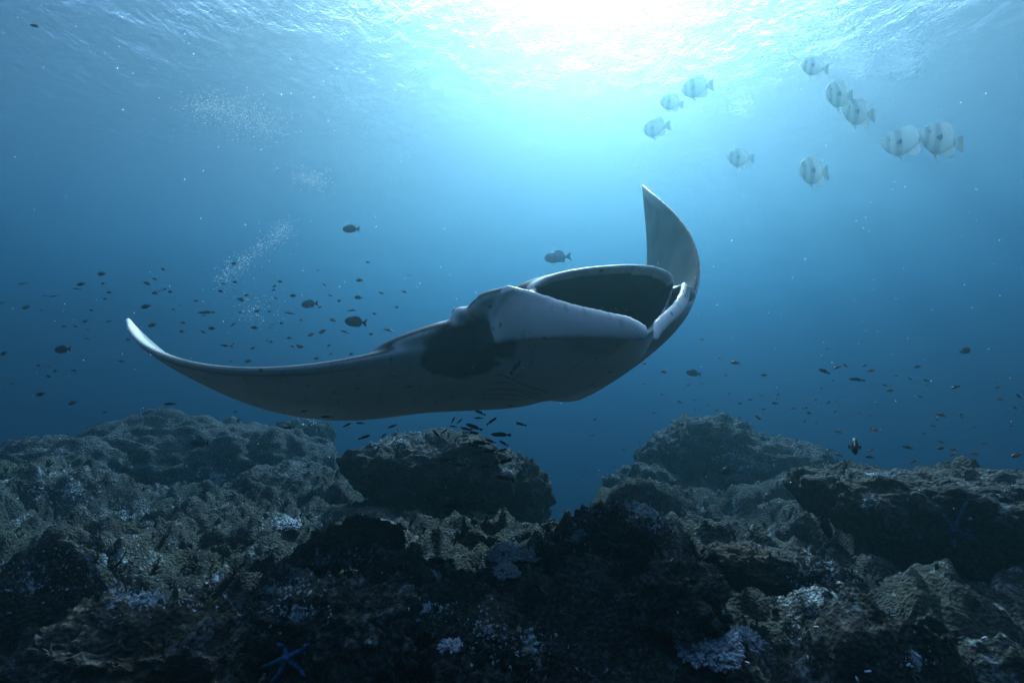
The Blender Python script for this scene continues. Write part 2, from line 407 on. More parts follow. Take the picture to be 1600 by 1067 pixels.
def sea_star(px, py, arms, r, label):
    """arms: pixel end points; every arm is drawn over the rock it lies on"""
    c = hit(px, py)
    if not c: return
    c0 = c[0] + c[1] * r
    toward = (-c0).normalized()
    out = [(ICO2[0] * np.array([r * 1.7, r * 1.7, r * 1.3]) + np.array(c0), ICO2[1])]
    for pts in arms:
        path = [c0]
        for (ax, ay) in pts:
            h = hit(ax, ay); q = ray(ax, ay) * (c0.length / ray(ax, ay).length)
            if h and abs(h[0].length - c0.length) < .10: q = h[0] + h[1] * r * .5
            path.append(q + toward * r * 1.5)
        fine = []
        for i in range(len(path) - 1):
            for k in range(4): fine.append(path[i].lerp(path[i + 1], k / 4))
        fine.append(path[-1])
        out.append(tube(fine, r, r * .6))
    v, f = merge(out)
    v = v - np.array(c0)
    tag(obj('sea_star', mesh_np('sea_star', v, f, M_STAR), None, c0), label, 'sea star', 'blue sea stars')
sea_star(452, 1028, [[(445, 1012), (432, 1004)], [(430, 1032), (405, 1044)], [(437, 1050), (422, 1066)], [(470, 1018), (480, 1008)], [(468, 1044), (478, 1058)]], .0095, 'blue sea star with thin arms on the dark rock at bottom left')
sea_star(1491, 826, [[(1500, 806), (1512, 784)], [(1515, 834), (1541, 854)], [(1489, 840), (1492, 856)], [(1480, 814), (1474, 804)], [(1478, 832), (1468, 838)]], .011, 'blue sea star clinging to the big dark right hand boulder')

M_SHELL = plain('white_shell', (.62, .64, .62), .5, .4, .2, 30)
def shell(px, py, L_, label, rotz):
    h = hit(px, py)
    if not h: return
    v, f = ICO2; p = v.copy(); p[:, 0] *= 1 + .0 * p[:, 0]; tw = 1 - .55 * ss(-.2, 1, p[:, 0])
    p[:, 1] *= .5 * tw; p[:, 2] *= .32 * tw; p[:, 2] += .03 * np.sin(p[:, 0] * 9)
    o = obj('shell', mesh_np('shell', p * L_, f, M_SHELL), None, h[0] + h[1] * L_ * .2)
    o.rotation_euler = (Matrix.Rotation(rotz, 3, h[1]) @ Vector((1, 0, 0)).rotation_difference(h[1].orthogonal()).to_matrix()).to_euler()
    tag(o, label, 'shell', 'white shells on the reef')
for px, py, l, t, a in [(1358, 1048, .013, 'slim white shell on the olive bottom right rock', .6), (1340, 1062, .011, 'round white shell on the bottom right edge below the slim one', 2), (1275, 978, .009, 'white ball-like shell under the ledge right of centre', 1),
                        (1262, 1026, .012, 'white shell beside the black hollow at bottom right', .3), (1435, 1024, .012, 'white shell lying left of the rightmost hollow', 1.4), (1420, 1037, .011, 'white shell just below another near the rightmost hollow', .1),
                        (1538, 996, .013, 'white shell on the far right of the olive rock', .9), (1060, 956, .011, 'cream shell on the dark rock above the large coral colony', .2), (566, 804, .012, 'white shell by the foot of the dark overhanging boulder', .5)]:
    shell(px, py, l, t, a)

# ------------------------------------------------------------------ manta ray
Y0, SPAN = .45, 2.08
Q_POS = np.array([.4311, 2.5226, .3925]); Q_ROT = (.2897, .2711, .0738)
TH_R = (-.1661, .1901, 1.3046, -.2671); TW_R = .1467
TH_L = (.3079, 1.8884, .2592, -1.0471); TW_L = -.475
def xle(t): return -.34 - .16 * t - .95 * t ** 2.4
def xte(t): return -2.0 - .28 * np.sin(np.pi * t) * (1 - t) + .26 * t + .29 * t ** 6
def wing_body():
    nw, ns = 121, 28
    ws = np.concatenate([-(1 - (1 - np.linspace(1, 0, 61)) ** 1.0), np.linspace(0, 1, 61)[1:]]) * (Y0 + SPAN)
    xi = (1 - np.cos(np.linspace(0, math.pi, ns))) / 2
    V_, rows = [], []
    for w in ws:
        a = abs(w) - Y0; t = max(a, 0) / SPAN
        le, te = float(xle(t)), float(xte(t))
        if a < 0: le += .10 * (1 - (abs(w) / Y0) ** 2); te = te - .0
        te = min(te, le - .035)
        c = le - te
        td = .15 * math.exp(-(abs(w) / .70) ** 2) + .075 * (1 - t) ** 1.3 + .010
        tv = .19 * math.exp(-(abs(w) / .75) ** 2) + .075 * (1 - t) ** 1.3 + .010
        tv *= 1 - .42 * float(ss(-.05, .45, w))        # the left flank is drawn up with the raised wing
        k = min(1, c / .35)
        T = (np.sqrt(xi) * (1 - xi) ** .95) / .55
        edge = .013 * np.sqrt(np.clip(1 - (2 * xi - 1) ** 4, 0, 1))
        x = le - c * xi
        up = td * k * T + edge; dn = -(tv * k * T) - edge
        pts = np.concatenate([np.stack([x, np.full(ns, w), up], -1), np.stack([x, np.full(ns, w), dn], -1)[::-1][1:-1]])
        V_.append(pts)
    n = len(V_[0]); V_ = np.concatenate(V_)
    F_ = []
    for i in range(nw - 1):
        for j in range(n):
            F_.append([i * n + j, i * n + (j + 1) % n, (i + 1) * n + (j + 1) % n, (i + 1) * n + j])
    F_ = [q for q in F_]
    polys = F_ + [list(range(n))[::-1], [(nw - 1) * n + j for j in range(n)]]
    return V_, polys
def head_tube():
    # outer skin forwards to the lip, round the lip, then the mouth cavity backwards; wide above, drawn in below
    sec = [(-1.0, .32, .17, -.22), (-.8, .42, .19, -.25), (-.6, .56, .195, -.265), (-.42, .615, .185, -.255), (-.30, .60, .172, -.245), (-.20, .555, .16, -.24), (-.11, .505, .146, -.236), (-.05, .466, .132, -.234), (-.015, .455, .124, -.231), (.0, .444, .113, -.224),
           (-.005, .432, .102, -.215), (-.05, .425, .095, -.205), (-.15, .41, .09, -.195), (-.3, .38, .08, -.18), (-.45, .33, .06, -.165), (-.6, .25, .02, -.14), (-.68, .12, -.02, -.11)]
    n = 72; V_ = []
    for (x, hw, top, bot) in sec:
        zc, hz = (top + bot) / 2, (top - bot) / 2
        k = float(ss(-.55, -.04, x))
        for j in range(n):
            t = 2 * math.pi * j / n; c, s = math.cos(t), math.sin(t)
            e = .60
            yy = hw * math.copysign(abs(c) ** e, c); zz = zc + hz * math.copysign(abs(s) ** e, s)
            dn = max(0., (top - zz) / (top - bot))
            yy *= 1 - .70 * (.62 + .38 * k) * dn ** .9
            xx = x + .055 * (1 - (yy / .47) ** 2) * k * (1 if zz > zc else 0.4) + .09 * k * dn ** 2
            zz += (.022 * (1 - (yy / .47) ** 2)) * k * (1 if zz > zc else 0) + .075 * yy * float(ss(-.15, 0, x)) * (1 - dn)
            V_.append((xx, yy, zz))
    F_ = []
    for i in range(len(sec) - 1):
        for j in range(n): F_.append([i * n + j, i * n + (j + 1) % n, (i + 1) * n + (j + 1) % n, (i + 1) * n + j])
    F_.append(list(range(n))[::-1]); m = (len(sec) - 1) * n; F_.append([m + j for j in range(n)])
    return V_, F_
LOBE_TOP = np.array([(-.26, -.545, .125), (-.04, -.440, .095), (.06, -.331, -.004), (.13, -.228, -.082), (.19, -.124, -.142), (.23, -.052, -.182), (.25, -.018, -.215), (.262, -.006, -.255)])
LOBE_BOT = np.array([(-.42, -.52, -.06), (-.10, -.478, -.150), (.05, -.372, -.202), (.13, -.257, -.232), (.19, -.150, -.262), (.23, -.076, -.286), (.255, -.03, -.298), (.264, -.012, -.285)])
def lobe(side):
    nu, nv = 34, 14
    uk = np.linspace(0, 1, len(LOBE_TOP)); uu_ = np.linspace(0, 1, nu)
    tp = np.stack([np.interp(uu_, uk, LOBE_TOP[:, i]) for i in range(3)], -1); bt = np.stack([np.interp(uu_, uk, LOBE_BOT[:, i]) for i in range(3)], -1)
    if side > 0:
        sel = np.clip((uu_ - .07) / .07, 0, 1)[:, None]; tp = tp * sel + np.array([-.10, -.44, .085]) * (1 - sel)
        bt = tp + (bt - tp) * (.30 + .55 * uu_[:, None] ** 1.5)
    P_ = np.zeros((nu, nv, 3))
    for j in range(nv):
        v = j / (nv - 1); bl = (.012 if side < 0 else .004) * math.sin(math.pi * v)
        P_[:, j] = bt * (1 - v) + tp * v + np.array([bl, -bl, 0])
    if side > 0: P_[:, :, 2] -= .03 * uu_[:, None] ** 2
    du = np.gradient(P_, axis=0); dv = np.gradient(P_, axis=1); nn = np.cross(du, dv); nn /= np.linalg.norm(nn, axis=2, keepdims=True) + 1e-9
    th = .0095 + .009 * (1 - uu_[:, None]) + np.zeros((nu, nv))
    Fp, Bk = P_ + nn * th[..., None], P_ - nn * th[..., None]
    V_ = np.concatenate([Fp.reshape(-1, 3), Bk.reshape(-1, 3)]); N_ = nu * nv
    F_ = []
    g = lambda i, j, b=0: b * N_ + i * nv + j
    for i in range(nu - 1):
        for j in range(nv - 1):
            F_.append([g(i, j), g(i + 1, j), g(i + 1, j + 1), g(i, j + 1)]); F_.append([g(i, j, 1), g(i, j + 1, 1), g(i + 1, j + 1, 1), g(i + 1, j, 1)])
    for i in range(nu - 1):
        F_.append([g(i, 0), g(i, 0, 1), g(i + 1, 0, 1), g(i + 1, 0)]); F_.append([g(i, nv - 1), g(i + 1, nv - 1), g(i + 1, nv - 1, 1), g(i, nv - 1, 1)])
    for j in range(nv - 1):
        F_.append([g(0, j), g(0, j + 1), g(0, j + 1, 1), g(0, j, 1)]); F_.append([g(nu - 1, j), g(nu - 1, j, 1), g(nu - 1, j + 1, 1), g(nu - 1, j + 1)])
    if side > 0:
        V_[:, 1] *= -1; F_ = [q[::-1] for q in F_]
    return V_, F_
def tail():
    path = [(-1.75 - .04 * i, 0, .0004 * i * i + .008 * i) for i in range(36)]
    v, f = tube(path, .05, .012, 10)
    return v, [list(q) for q in f]
def pelvic(side):
    v, f = ICO2; p = v * np.array([.17, .09, .018]); p[:, 1] += side * .11; p[:, 0] += -1.97; p[:, 2] += .02
    return p, [list(q) for q in f]
def eye_bump(side):
    v, f = ICO2; return v * np.array([.075, .04, .045]) + np.array([-.33, side * .60, .085]), [list(q) for q in f]
def shoulder(side):
    v, f = ico(4); return v * np.array([.30, .42 if side < 0 else .28, .076]) + np.array([-.60, side * .60, .042]), [list(q) for q in f]
def cheek(side):
    v, f = ico(4); return v * np.array([.20, .12, .058]) + np.array([-.26, side * .475, .068]), [list(q) for q in f]
vs, fs, off = [], [], 0
for v, f in (wing_body(), head_tube(), lobe(-1), lobe(1), tail(), pelvic(-1), pelvic(1), eye_bump(-1), eye_bump(1), shoulder(-1), shoulder(1), cheek(-1), cheek(1)):
    v = np.asarray(v, float); vs.append(v); fs += [[k + off for k in q] for q in f]; off += len(v)
raw = mesh_py('manta_raw', np.concatenate(vs), fs)
bm = bmesh.new(); bm.from_mesh(raw); bmesh.ops.recalc_face_normals(bm, faces=bm.faces); bm.to_mesh(raw); bm.free()
tmp = obj('manta_tmp', raw)
md = tmp.modifiers.new('r', 'REMESH'); md.mode = 'VOXEL'; md.voxel_size = .0115
md = tmp.modifiers.new('s', 'SMOOTH'); md.factor = .5; md.iterations = 14
bpy.context.view_layer.update()
manta_me = bpy.data.meshes.new_from_object(tmp.evaluated_get(bpy.context.evaluated_depsgraph_get()))
bpy.data.objects.remove(tmp); bpy.data.meshes.remove(raw)
manta_me.name = 'manta_ray'
nv = len(manta_me.vertices)
rest = np.zeros(nv * 3, np.float32); manta_me.vertices.foreach_get('co', rest); rest = rest.reshape(-1, 3)
rn = np.zeros(nv * 3, np.float32); manta_me.vertices.foreach_get('normal', rn); rn = rn.reshape(-1, 3)
def bend(p):
    out = p.astype(np.float64).copy()
    for side, th, tw in ((-1, TH_R, TW_R), (1, TH_L, TW_L)):
        n = 300; tt = np.linspace(0, 1, n); an = (th[0] + th[1] * tt + th[2] * tt ** 2 + th[3] * tt ** 3) * np.clip(tt / .15, 0, 1)
        Yc = np.concatenate([[0], np.cumsum(np.cos(an[:-1]))]) / (n - 1) * SPAN; Zc = np.concatenate([[0], np.cumsum(np.sin(an[:-1]))]) / (n - 1) * SPAN
        m = (p[:, 1] * side > Y0) & (p[:, 0] < -.15)
        q = p[m]; a_raw = (q[:, 1] * side - Y0) / SPAN; t = np.clip(a_raw, 0, 1); Aa = np.interp(t, tt, an)
        xc = (xle(t) + xte(t)) / 2; w = tw * t; dx = q[:, 0] - xc
        x2 = xc + dx * np.cos(w) + q[:, 2] * np.sin(w); z2 = -dx * np.sin(w) + q[:, 2] * np.cos(w)
        ex = (a_raw - t) * SPAN
        out[m, 0] = x2; out[m, 1] = side * (Y0 + np.interp(t, tt, Yc) - z2 * np.sin(Aa) + ex * np.cos(Aa)); out[m, 2] = np.interp(t, tt, Zc) + z2 * np.cos(Aa) + ex * np.sin(Aa)
    return out
def manta_matrix():
    yaw, pitch, roll = Q_ROT
    Fw = np.array([math.sin(yaw) * math.cos(pitch), -math.cos(yaw) * math.cos(pitch), math.sin(pitch)])
    Lh = np.array([math.cos(yaw), math.sin(yaw), 0.]); U = np.cross(Fw, Lh)
    Lf = Lh * math.cos(roll) + U * math.sin(roll); U = np.cross(Fw, Lf)
    m = Matrix.Identity(4)
    for r in range(3):
        m[r][0], m[r][1], m[r][2], m[r][3] = Fw[r], Lf[r], U[r], Q_POS[r]
    return m
posed = bend(rest)
manta_me.vertices.foreach_set('co', posed.astype(np.float32).ravel()); manta_me.update()
# skin pattern from the resting shape: black back, white belly, dark shoulder blotches, grey hind margins, black mouth lining
x, y, z = rest.T; nz = rn[:, 2]; ay = np.abs(y); tspan = np.clip((ay - Y0) / SPAN, 0, 1)
wob = .05 * perlin(rest * 6) + .03 * perlin(rest * 15)
white = ss(.25, -.15, nz + wob * 3)                        # belly side
back_line = ss(.02, -.06, z - .02 + wob)                   # sides of the head go white below the eye line
head = ss(-.75, -.45, x) * ss(.62, .55, ay)
white = np.maximum(white, head * back_line * ss(.75, .45, nz))
fin = ss(-.08, .0, x)
lt = np.stack([np.interp(np.linspace(0, 1, 60), np.linspace(0, 1, len(LOBE_TOP)), LOBE_TOP[:, i]) for i in range(3)], -1)
pm = np.stack([x, -ay, z], -1); edge_d = np.full(len(x), 9.)
cand = np.where((x > -.2) & (z < .16))[0]
for k_ in range(60): edge_d[cand] = np.minimum(edge_d[cand], np.linalg.norm(pm[cand] - lt[k_], axis=1))
outer = ss(-.16, -.04, x) * ss(-.35, -.3, z)
white = np.where(outer > .01, white * (1 - .42 * outer * ss(.02, .05, edge_d) * (y < 0)) , white)
white = np.maximum(white, ss(.036, .02, edge_d) * ss(-.10, .02, x))  # rim light along the lobe top edges, painted white
white = np.maximum(white, fin * .50 * ss(.06, -.01, z + wob * .7))
lip = np.exp(-((x - .03) / .07) ** 2) * (z > -.05)  # upper lip: white skin and its sunlit edge, painted together
white = np.maximum(white, .85 * ss(.35, .8, lip) * ss(.09, .115, z - .03 * (1 - (y / .5) ** 2)))
rim = (x - .055 * (1 - (y / .47) ** 2) > -.055) & (ay < .48) & (z > .06) & (x < .1)
white = np.maximum(white, rim * .9)  # rim light on the upper lip put into the skin colour
grey_wing = ss(.25, .5, tspan) * ss(-.2, .3, nz)                  # greyer upper side of the outer wings
white = np.maximum(white, grey_wing * (.13 + .10 * perlin(rest * 6)))
tip_sheen = ss(.62, .95, tspan) * ss(-.06, .04, x - (xle(tspan) - .10))      # sunlit sheen on the leading edge near the tips, painted pale
white = np.maximum(white, tip_sheen * .9)
# blotch under and behind the eye
def blob(cx, cyy, rx, ry, soft=.35):
    r = np.sqrt(((x - cx) / rx) ** 2 + ((ay - cyy) / ry) ** 2) + wob * 4
    return ss(1 + soft, 1 - soft, r)
dark = np.maximum(blob(-.45, .60, .21, .19, .11), blob(-.32, .48, .16, .12, .11)) * ss(.13, .08, z)
white *= 1 - .97 * np.clip(dark, 0, 1) * np.where(y < 0, 1, .25)      # the blotch is far fainter on the left shoulder
white *= 1 - .5 * ss(.07, .0, x - xte(tspan)) * ss(.0, .2, tspan) * ss(1., .8, tspan)        # dusky hind margin
eye_glare = np.maximum(blob(-.29, .59, .075, .06, .3), blob(-.41, .68, .075, .035, .3)) * ss(.02, .05, z)   # glare on the bulges by the eye, painted white
white = np.maximum(white, eye_glare * .9)
for i in range(5):                                          # gill slits
    gx = -.62 - .105 * i + .06 * np.cos((ay - .26) / .14 * 1.2)
    white *= 1 - .55 * np.exp(-((x - gx) / .011) ** 2) * ss(.10, .15, ay) * ss(.42, .36, ay) * (nz < 0)
fold = np.exp(-((x - (xle(tspan) - .055)) / .012) ** 2) * ss(.22, .4, tspan) * ss(.9, .75, tspan) * (nz < .3)
white *= 1 - .75 * fold
# mouth lining: points inside the cavity whose normals look inwards
cav = (~rim) & (x < .03) & (x > -.75) & (ay < .455) & (z < .125) & (z > -.30)
inward = (rn[:, 1] * y + rn[:, 2] * (z + .08)) < -.004
mouth = (cav & inward).astype(float)
white *= 1 - .97 * mouth
throat = ss(-.25, -.40, x) * ss(.30, .12, np.abs(y + .08)) * (mouth > 0) * ss(.03, -.06, z + wob)
white = np.maximum(white, throat * .6)
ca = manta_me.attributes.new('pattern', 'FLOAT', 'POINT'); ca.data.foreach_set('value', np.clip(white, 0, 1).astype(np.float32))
m, t, N, L = nodes('manta_skin'); b = t.nodes['Principled BSDF']
an = N('ShaderNodeAttribute'); an.attribute_name = 'pattern'
tc = N('ShaderNodeTexCoord').outputs['Object']
belly = ramp(N, [(.3, (.78, .73, .66)), (.7, (.94, .88, .79))]); L(noise(N, L, tc, 4, 6, .6), belly.inputs[0])
backc = ramp(N, [(.3, (.018, .017, .018)), (.7, (.04, .037, .037))]); L(noise(N, L, tc, 7, 6, .6), backc.inputs[0])
spk = N('ShaderNodeTexVoronoi'); spk.inputs['Scale'].default_value = 9; L(tc, spk.inputs['Vector'])      # freckles and old scars
sr = ramp(N, [(.07, (.30, .28, .27)), (.13, (1, 1, 1))]); L(spk.outputs['Distance'], sr.inputs[0])
scr = N('ShaderNodeMapping'); scr.inputs['Scale'].default_value = (3, 26, 10); scr.inputs['Rotation'].default_value = (0, 0, .5); L(tc, scr.inputs[0])
cr = ramp(N, [(.30, (.72, .70, .69)), (.42, (1, 1, 1))]); L(noise(N, L, scr.outputs[0], 1.2, 5, .6), cr.inputs[0])
m1 = N('ShaderNodeMix'); m1.data_type = 'RGBA'; m1.blend_type = 'MULTIPLY'; m1.inputs[0].default_value = 1; L(belly.outputs[0], m1.inputs[6]); L(sr.outputs[0], m1.inputs[7])
m2 = N('ShaderNodeMix'); m2.data_type = 'RGBA'; m2.blend_type = 'MULTIPLY'; m2.inputs[0].default_value = 1; L(m1.outputs[2], m2.inputs[6]); L(cr.outputs[0], m2.inputs[7])
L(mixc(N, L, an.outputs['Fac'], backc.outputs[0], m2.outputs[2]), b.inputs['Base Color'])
b.inputs['Roughness'].default_value = .48; b.inputs['Specular IOR Level'].default_value = .35
bp = N('ShaderNodeBump'); bp.inputs['Distance'].default_value = .003; bp.inputs['Strength'].default_value = .5
L(noise(N, L, tc, 60, 5, .6), bp.inputs['Height']); L(bp.outputs[0], b.inputs['Normal'])
manta_me.materials.clear(); manta_me.materials.append(m)
manta_me.polygons.foreach_set('use_smooth', np.full(len(manta_me.polygons), True, bool))
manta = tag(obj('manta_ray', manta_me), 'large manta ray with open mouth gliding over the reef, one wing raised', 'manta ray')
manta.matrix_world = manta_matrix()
M_EYE = plain('dark_eye', (.01, .01, .012), .1, .6, .1, 10)
for s in (-1, 1):
    v, f = ICO2
    e = obj('eye', mesh_np('eye', v * .024, f, M_EYE), manta, (-.325, s * .618, .085))

# ------------------------------------------------------------------ fish
def ring_body(prof, n=12):
    """prof: (x, top z, bottom z, half width) from nose to tail root"""
    v, f = [], []
    for (x_, t_, b_, w_) in prof:
        zc, hz = (t_ + b_) / 2, (t_ - b_) / 2
        for k in range(n):
            a_ = 2 * math.pi * k / n; v.append((x_, w_ * math.cos(a_), zc + hz * math.sin(a_)))
    for i in range(len(prof) - 1):
        for k in range(n):
            q = [i * n + k, (i + 1) * n + k, (i + 1) * n + (k + 1) % n, i * n + (k + 1) % n]
            f += [[q[0], q[2], q[1]], [q[0], q[3], q[2]]]
    v.append((prof[0][0] + .004, 0, (prof[0][1] + prof[0][2]) / 2)); v.append((prof[-1][0], 0, (prof[-1][1] + prof[-1][2]) / 2))
    m_ = (len(prof) - 1) * n
    for k in range(n): f += [[k, len(v) - 2, (k + 1) % n][::-1], [m_ + k, len(v) - 1, m_ + (k + 1) % n]]
    return np.array(v, np.float32), np.array(f, np.int32)
def plate(outline, th=.006, y=0., lean=0.):
    """thin fin with thickness; outline in x,z; lean tips it sideways from the first point"""
    n = len(outline); x0, z0 = outline[0]
    cx = sum(p[0] for p in outline) / n; cz = sum(p[1] for p in outline) / n
    v = []
    for s in (1, -1):
        for (a_, c_) in outline:
            dist = math.hypot(a_ - x0, c_ - z0)
            v.append((a_, y + lean * dist + s * th * .3, c_))
        v.append((cx, y + lean * math.hypot(cx - x0, cz - z0) + s * th, cz))
    f = []
    for k in range(n):
        j = (k + 1) % n
        f += [[k, j, n], [n + 1 + j, n + 1 + k, 2 * n + 1], [k, n + 1 + k, n + 1 + j], [k, n + 1 + j, j]]
    return np.array(v, np.float32), np.array(f, np.int32)
def prof_fish(h, w, peak=.38, tail=.12, up=.5, n=11):
    """unit length body, nose at .5"""
    out = []
    for i in range(n):
        s = i / (n - 1) * .8; k = s / .8
        e = math.sin(math.pi * min(1, k ** (math.log(.5) / math.log(peak)))) ** .75 if 0 < k < 1 else 0
        hh_ = h * max(e, .10 if k < .5 else tail) ; ww = w * max(e ** 1.1, .12 if k < .5 else .10)
        out.append((.5 - s, hh_ * up, -hh_ * (1 - up), ww))
    return out
def along(prof, x1, x2, h, sign, skew=.6, n=7):
    """fin standing on the back (sign 1) or belly (-1) between x1 and x2, highest towards the rear by skew"""
    xs_ = [p[0] for p in prof][::-1]; zs_ = [(p[1] if sign > 0 else p[2]) for p in prof][::-1]
    base = [(x_, float(np.interp(x_, xs_, zs_)) * .93) for x_ in np.linspace(x1, x2, n)]
    top = []
    for i, (x_, z_) in enumerate(base):
        t_ = i / (n - 1); e_ = math.sin(math.pi * min(1, t_ ** (math.log(.5) / math.log(skew)))) ** .6 if 0 < t_ < 1 else .0
        top.append((x_ - .10 * e_ * h / .12 * .5, z_ + sign * h * e_))
    return base + top[::-1][1:-1]
KINDS = {
 'batfish': dict(body=prof_fish(.66, .085, .45, .16), fins={'tail_fin': ([(-.27, .055), (-.40, .16), (-.50, .20), (-.47, 0), (-.50, -.20), (-.40, -.16), (-.27, -.055)], 0, 0),
     'dorsal_fin': (along(prof_fish(.66, .085, .45, .16), 0.16, -0.29, 0.17, 1, .62), 0, 0), 'anal_fin': (along(prof_fish(.66, .085, .45, .16), 0.02, -0.29, 0.17, -1, .62), 0, 0),
     'pelvic_fin': ([(.20, -.30), (.10, -.46), (.04, -.44), (.12, -.31)], 0, 0), 'pectoral_fin': ([(.22, -.02), (.12, .06), (.09, -.03), (.13, -.10)], .07, .35)}),
 'surgeonfish': dict(body=prof_fish(.44, .075, .42, .14), fins={'tail_fin': ([(-.28, .035), (-.40, .12), (-.50, .19), (-.45, 0), (-.50, -.19), (-.40, -.12), (-.28, -.035)], 0, 0),
     'dorsal_fin': (along(prof_fish(.44, .075, .42, .14), 0.24, -0.28, 0.08, 1, .62), 0, 0), 'anal_fin': (along(prof_fish(.44, .075, .42, .14), 0.08, -0.28, 0.08, -1, .62), 0, 0), 'pectoral_fin': ([(.24, 0), (.12, .05), (.10, -.05), (.16, -.07)], .06, .4)}),
 'wrasse': dict(body=prof_fish(.20, .062, .40, .22), fins={'tail_fin': ([(-.28, .03), (-.42, .075), (-.50, .085), (-.47, 0), (-.50, -.085), (-.42, -.075), (-.28, -.03)], 0, 0),
     'dorsal_fin': (along(prof_fish(.20, .062, .40, .22), 0.22, -0.27, 0.05, 1, .62), 0, 0), 'anal_fin': (along(prof_fish(.20, .062, .40, .22), 0, -0.26, 0.045, -1, .62), 0, 0), 'pectoral_fin': ([(.25, 0), (.14, .03), (.12, -.04), (.18, -.05)], .05, .5)}),
 'damselfish': dict(body=prof_fish(.40, .08, .40, .2), fins={'tail_fin': ([(-.27, .04), (-.40, .11), (-.50, .17), (-.43, 0), (-.50, -.17), (-.40, -.11), (-.27, -.04)], 0, 0),
     'dorsal_fin': (along(prof_fish(.40, .08, .40, .2), 0.2, -0.26, 0.1, 1, .62), 0, 0), 'anal_fin': (along(prof_fish(.40, .08, .40, .2), 0.02, -0.25, 0.09, -1, .62), 0, 0), 'pectoral_fin': ([(.24, 0), (.13, .04), (.11, -.05), (.17, -.07)], .065, .5)}),
 'anthias': dict(body=prof_fish(.30, .07, .38, .18), fins={'tail_fin': ([(-.27, .035), (-.40, .11), (-.53, .17), (-.42, 0), (-.53, -.17), (-.40, -.11), (-.27, -.035)], 0, 0),
     'dorsal_fin': (along(prof_fish(.30, .07, .38, .18), 0.2, -0.26, 0.08, 1, .62), 0, 0), 'anal_fin': (along(prof_fish(.30, .07, .38, .18), 0, -0.25, 0.07, -1, .62), 0, 0), 'pectoral_fin': ([(.24, 0), (.13, .04), (.11, -.05), (.17, -.07)], .06, .5)}),
}
def bat_mat():
    m, t, N, L = nodes('batfish_skin'); b = t.nodes['Principled BSDF']
    sx = N('ShaderNodeSeparateXYZ'); L(N('ShaderNodeTexCoord').outputs['Object'], sx.inputs[0])
    ad = N('ShaderNodeMath'); ad.operation = 'ADD'; ad.inputs[1].default_value = .5; L(sx.outputs[0], ad.inputs[0])
    g, d_ = (.74, .75, .74), (.50, .51, .51)
    r = ramp(N, [(.0, d_), (.12, d_), (.2, g), (.56, g), (.62, d_), (.70, d_), (.76, g), (.82, g), (.86, d_), (.90, d_), (.94, g)]); L(ad.outputs[0], r.inputs[0])
    L(r.outputs[0], b.inputs['Base Color']); b.inputs['Roughness'].default_value = .45
    tl = N('ShaderNodeBsdfTranslucent'); L(r.outputs[0], tl.inputs[0]); mxs = N('ShaderNodeMixShader'); mxs.inputs[0].default_value = .60
    L(b.outputs[0], mxs.inputs[1]); L(tl.outputs[0], mxs.inputs[2]); L(mxs.outputs[0], t.nodes['Material Output'].inputs['Surface']); return m
FM = {'batfish': bat_mat(), 'dark': plain('dark_fish_skin', (.022, .024, .03), .5, .3, .4, 8), 'grey': plain('grey_fish_skin', (.10, .11, .12), .5, .3, .4, 8),
      'orange': plain('orange_fish_skin', (.42, .15, .05), .55, .3, .3, 8), 'silver': plain('silver_fish_skin', (.62, .64, .65), .45, .4, .3, 8), 'black': plain('black_fish_skin', (.008, .008, .01), .6, .2, .3, 8)}
_cache = {}
def fish_meshes(kind, mk):
    if (kind, mk) not in _cache:
        k = KINDS[kind]; b_ = ring_body(k['body'], 14)
        d = {'body': mesh_np(kind, *b_, FM[mk])}
        for fn, (ol, y_, lean) in k['fins'].items(): d[fn] = mesh_np(fn, *plate(ol, .007, y_, lean), FM[mk], False)
        ev = ICO1[0] * .022; hx = k['body'][2]
        d['eye'] = mesh_np('eye', ev, ICO1[1], M_EYE)
        d['eye_pos'] = (hx[0], hx[3] * .8, hx[1] * .35)
        # the whole small fish in one mesh
        low = [ring_body(k['body'][::2] if len(k['body'][::2]) > 4 else k['body'], 8)] + [plate(ol, .007, y_, lean) for fn, (ol, y_, lean) in k['fins'].items() if fn != 'pelvic_fin']
        d['whole'] = mesh_np(kind + '_whole', *merge(low), FM[mk])
        _cache[(kind, mk)] = d
    return _cache[(kind, mk)]
def fish(kind, mk, px, py, d, len_px, head=180, tilt=0, label=None, group=None, parts=False, roll=0, name=None):
    """head: 180 faces left in the picture, 0 right, 90 away, -90 to the camera; tilt: nose up (degrees)"""
    ms = fish_meshes(kind, mk); size = len_px / FPX * d
    fore = max(.35, abs(math.cos(R(head)))); size = size / fore
    o = obj(name or kind, ms['body'] if parts else ms['whole'], None, at(px, py, d))
    o.scale = (size,) * 3; o.rotation_euler = Euler((R(roll), R(-tilt), R(head)), 'XYZ')
    if parts:
        for fn in KINDS[kind]['fins']:
            obj(fn, ms[fn], o)
            if fn == 'pectoral_fin':
                c_ = obj(fn, ms[fn], o); c_.scale = (1, -1, 1)
        for s in (1, -1):
            e = obj('eye', ms['eye'], o); p_ = ms['eye_pos']; e.location = (p_[0], s * p_[1], p_[2])
    return tag(o, label, 'fish', group)
GB = 'batfish below the surface'
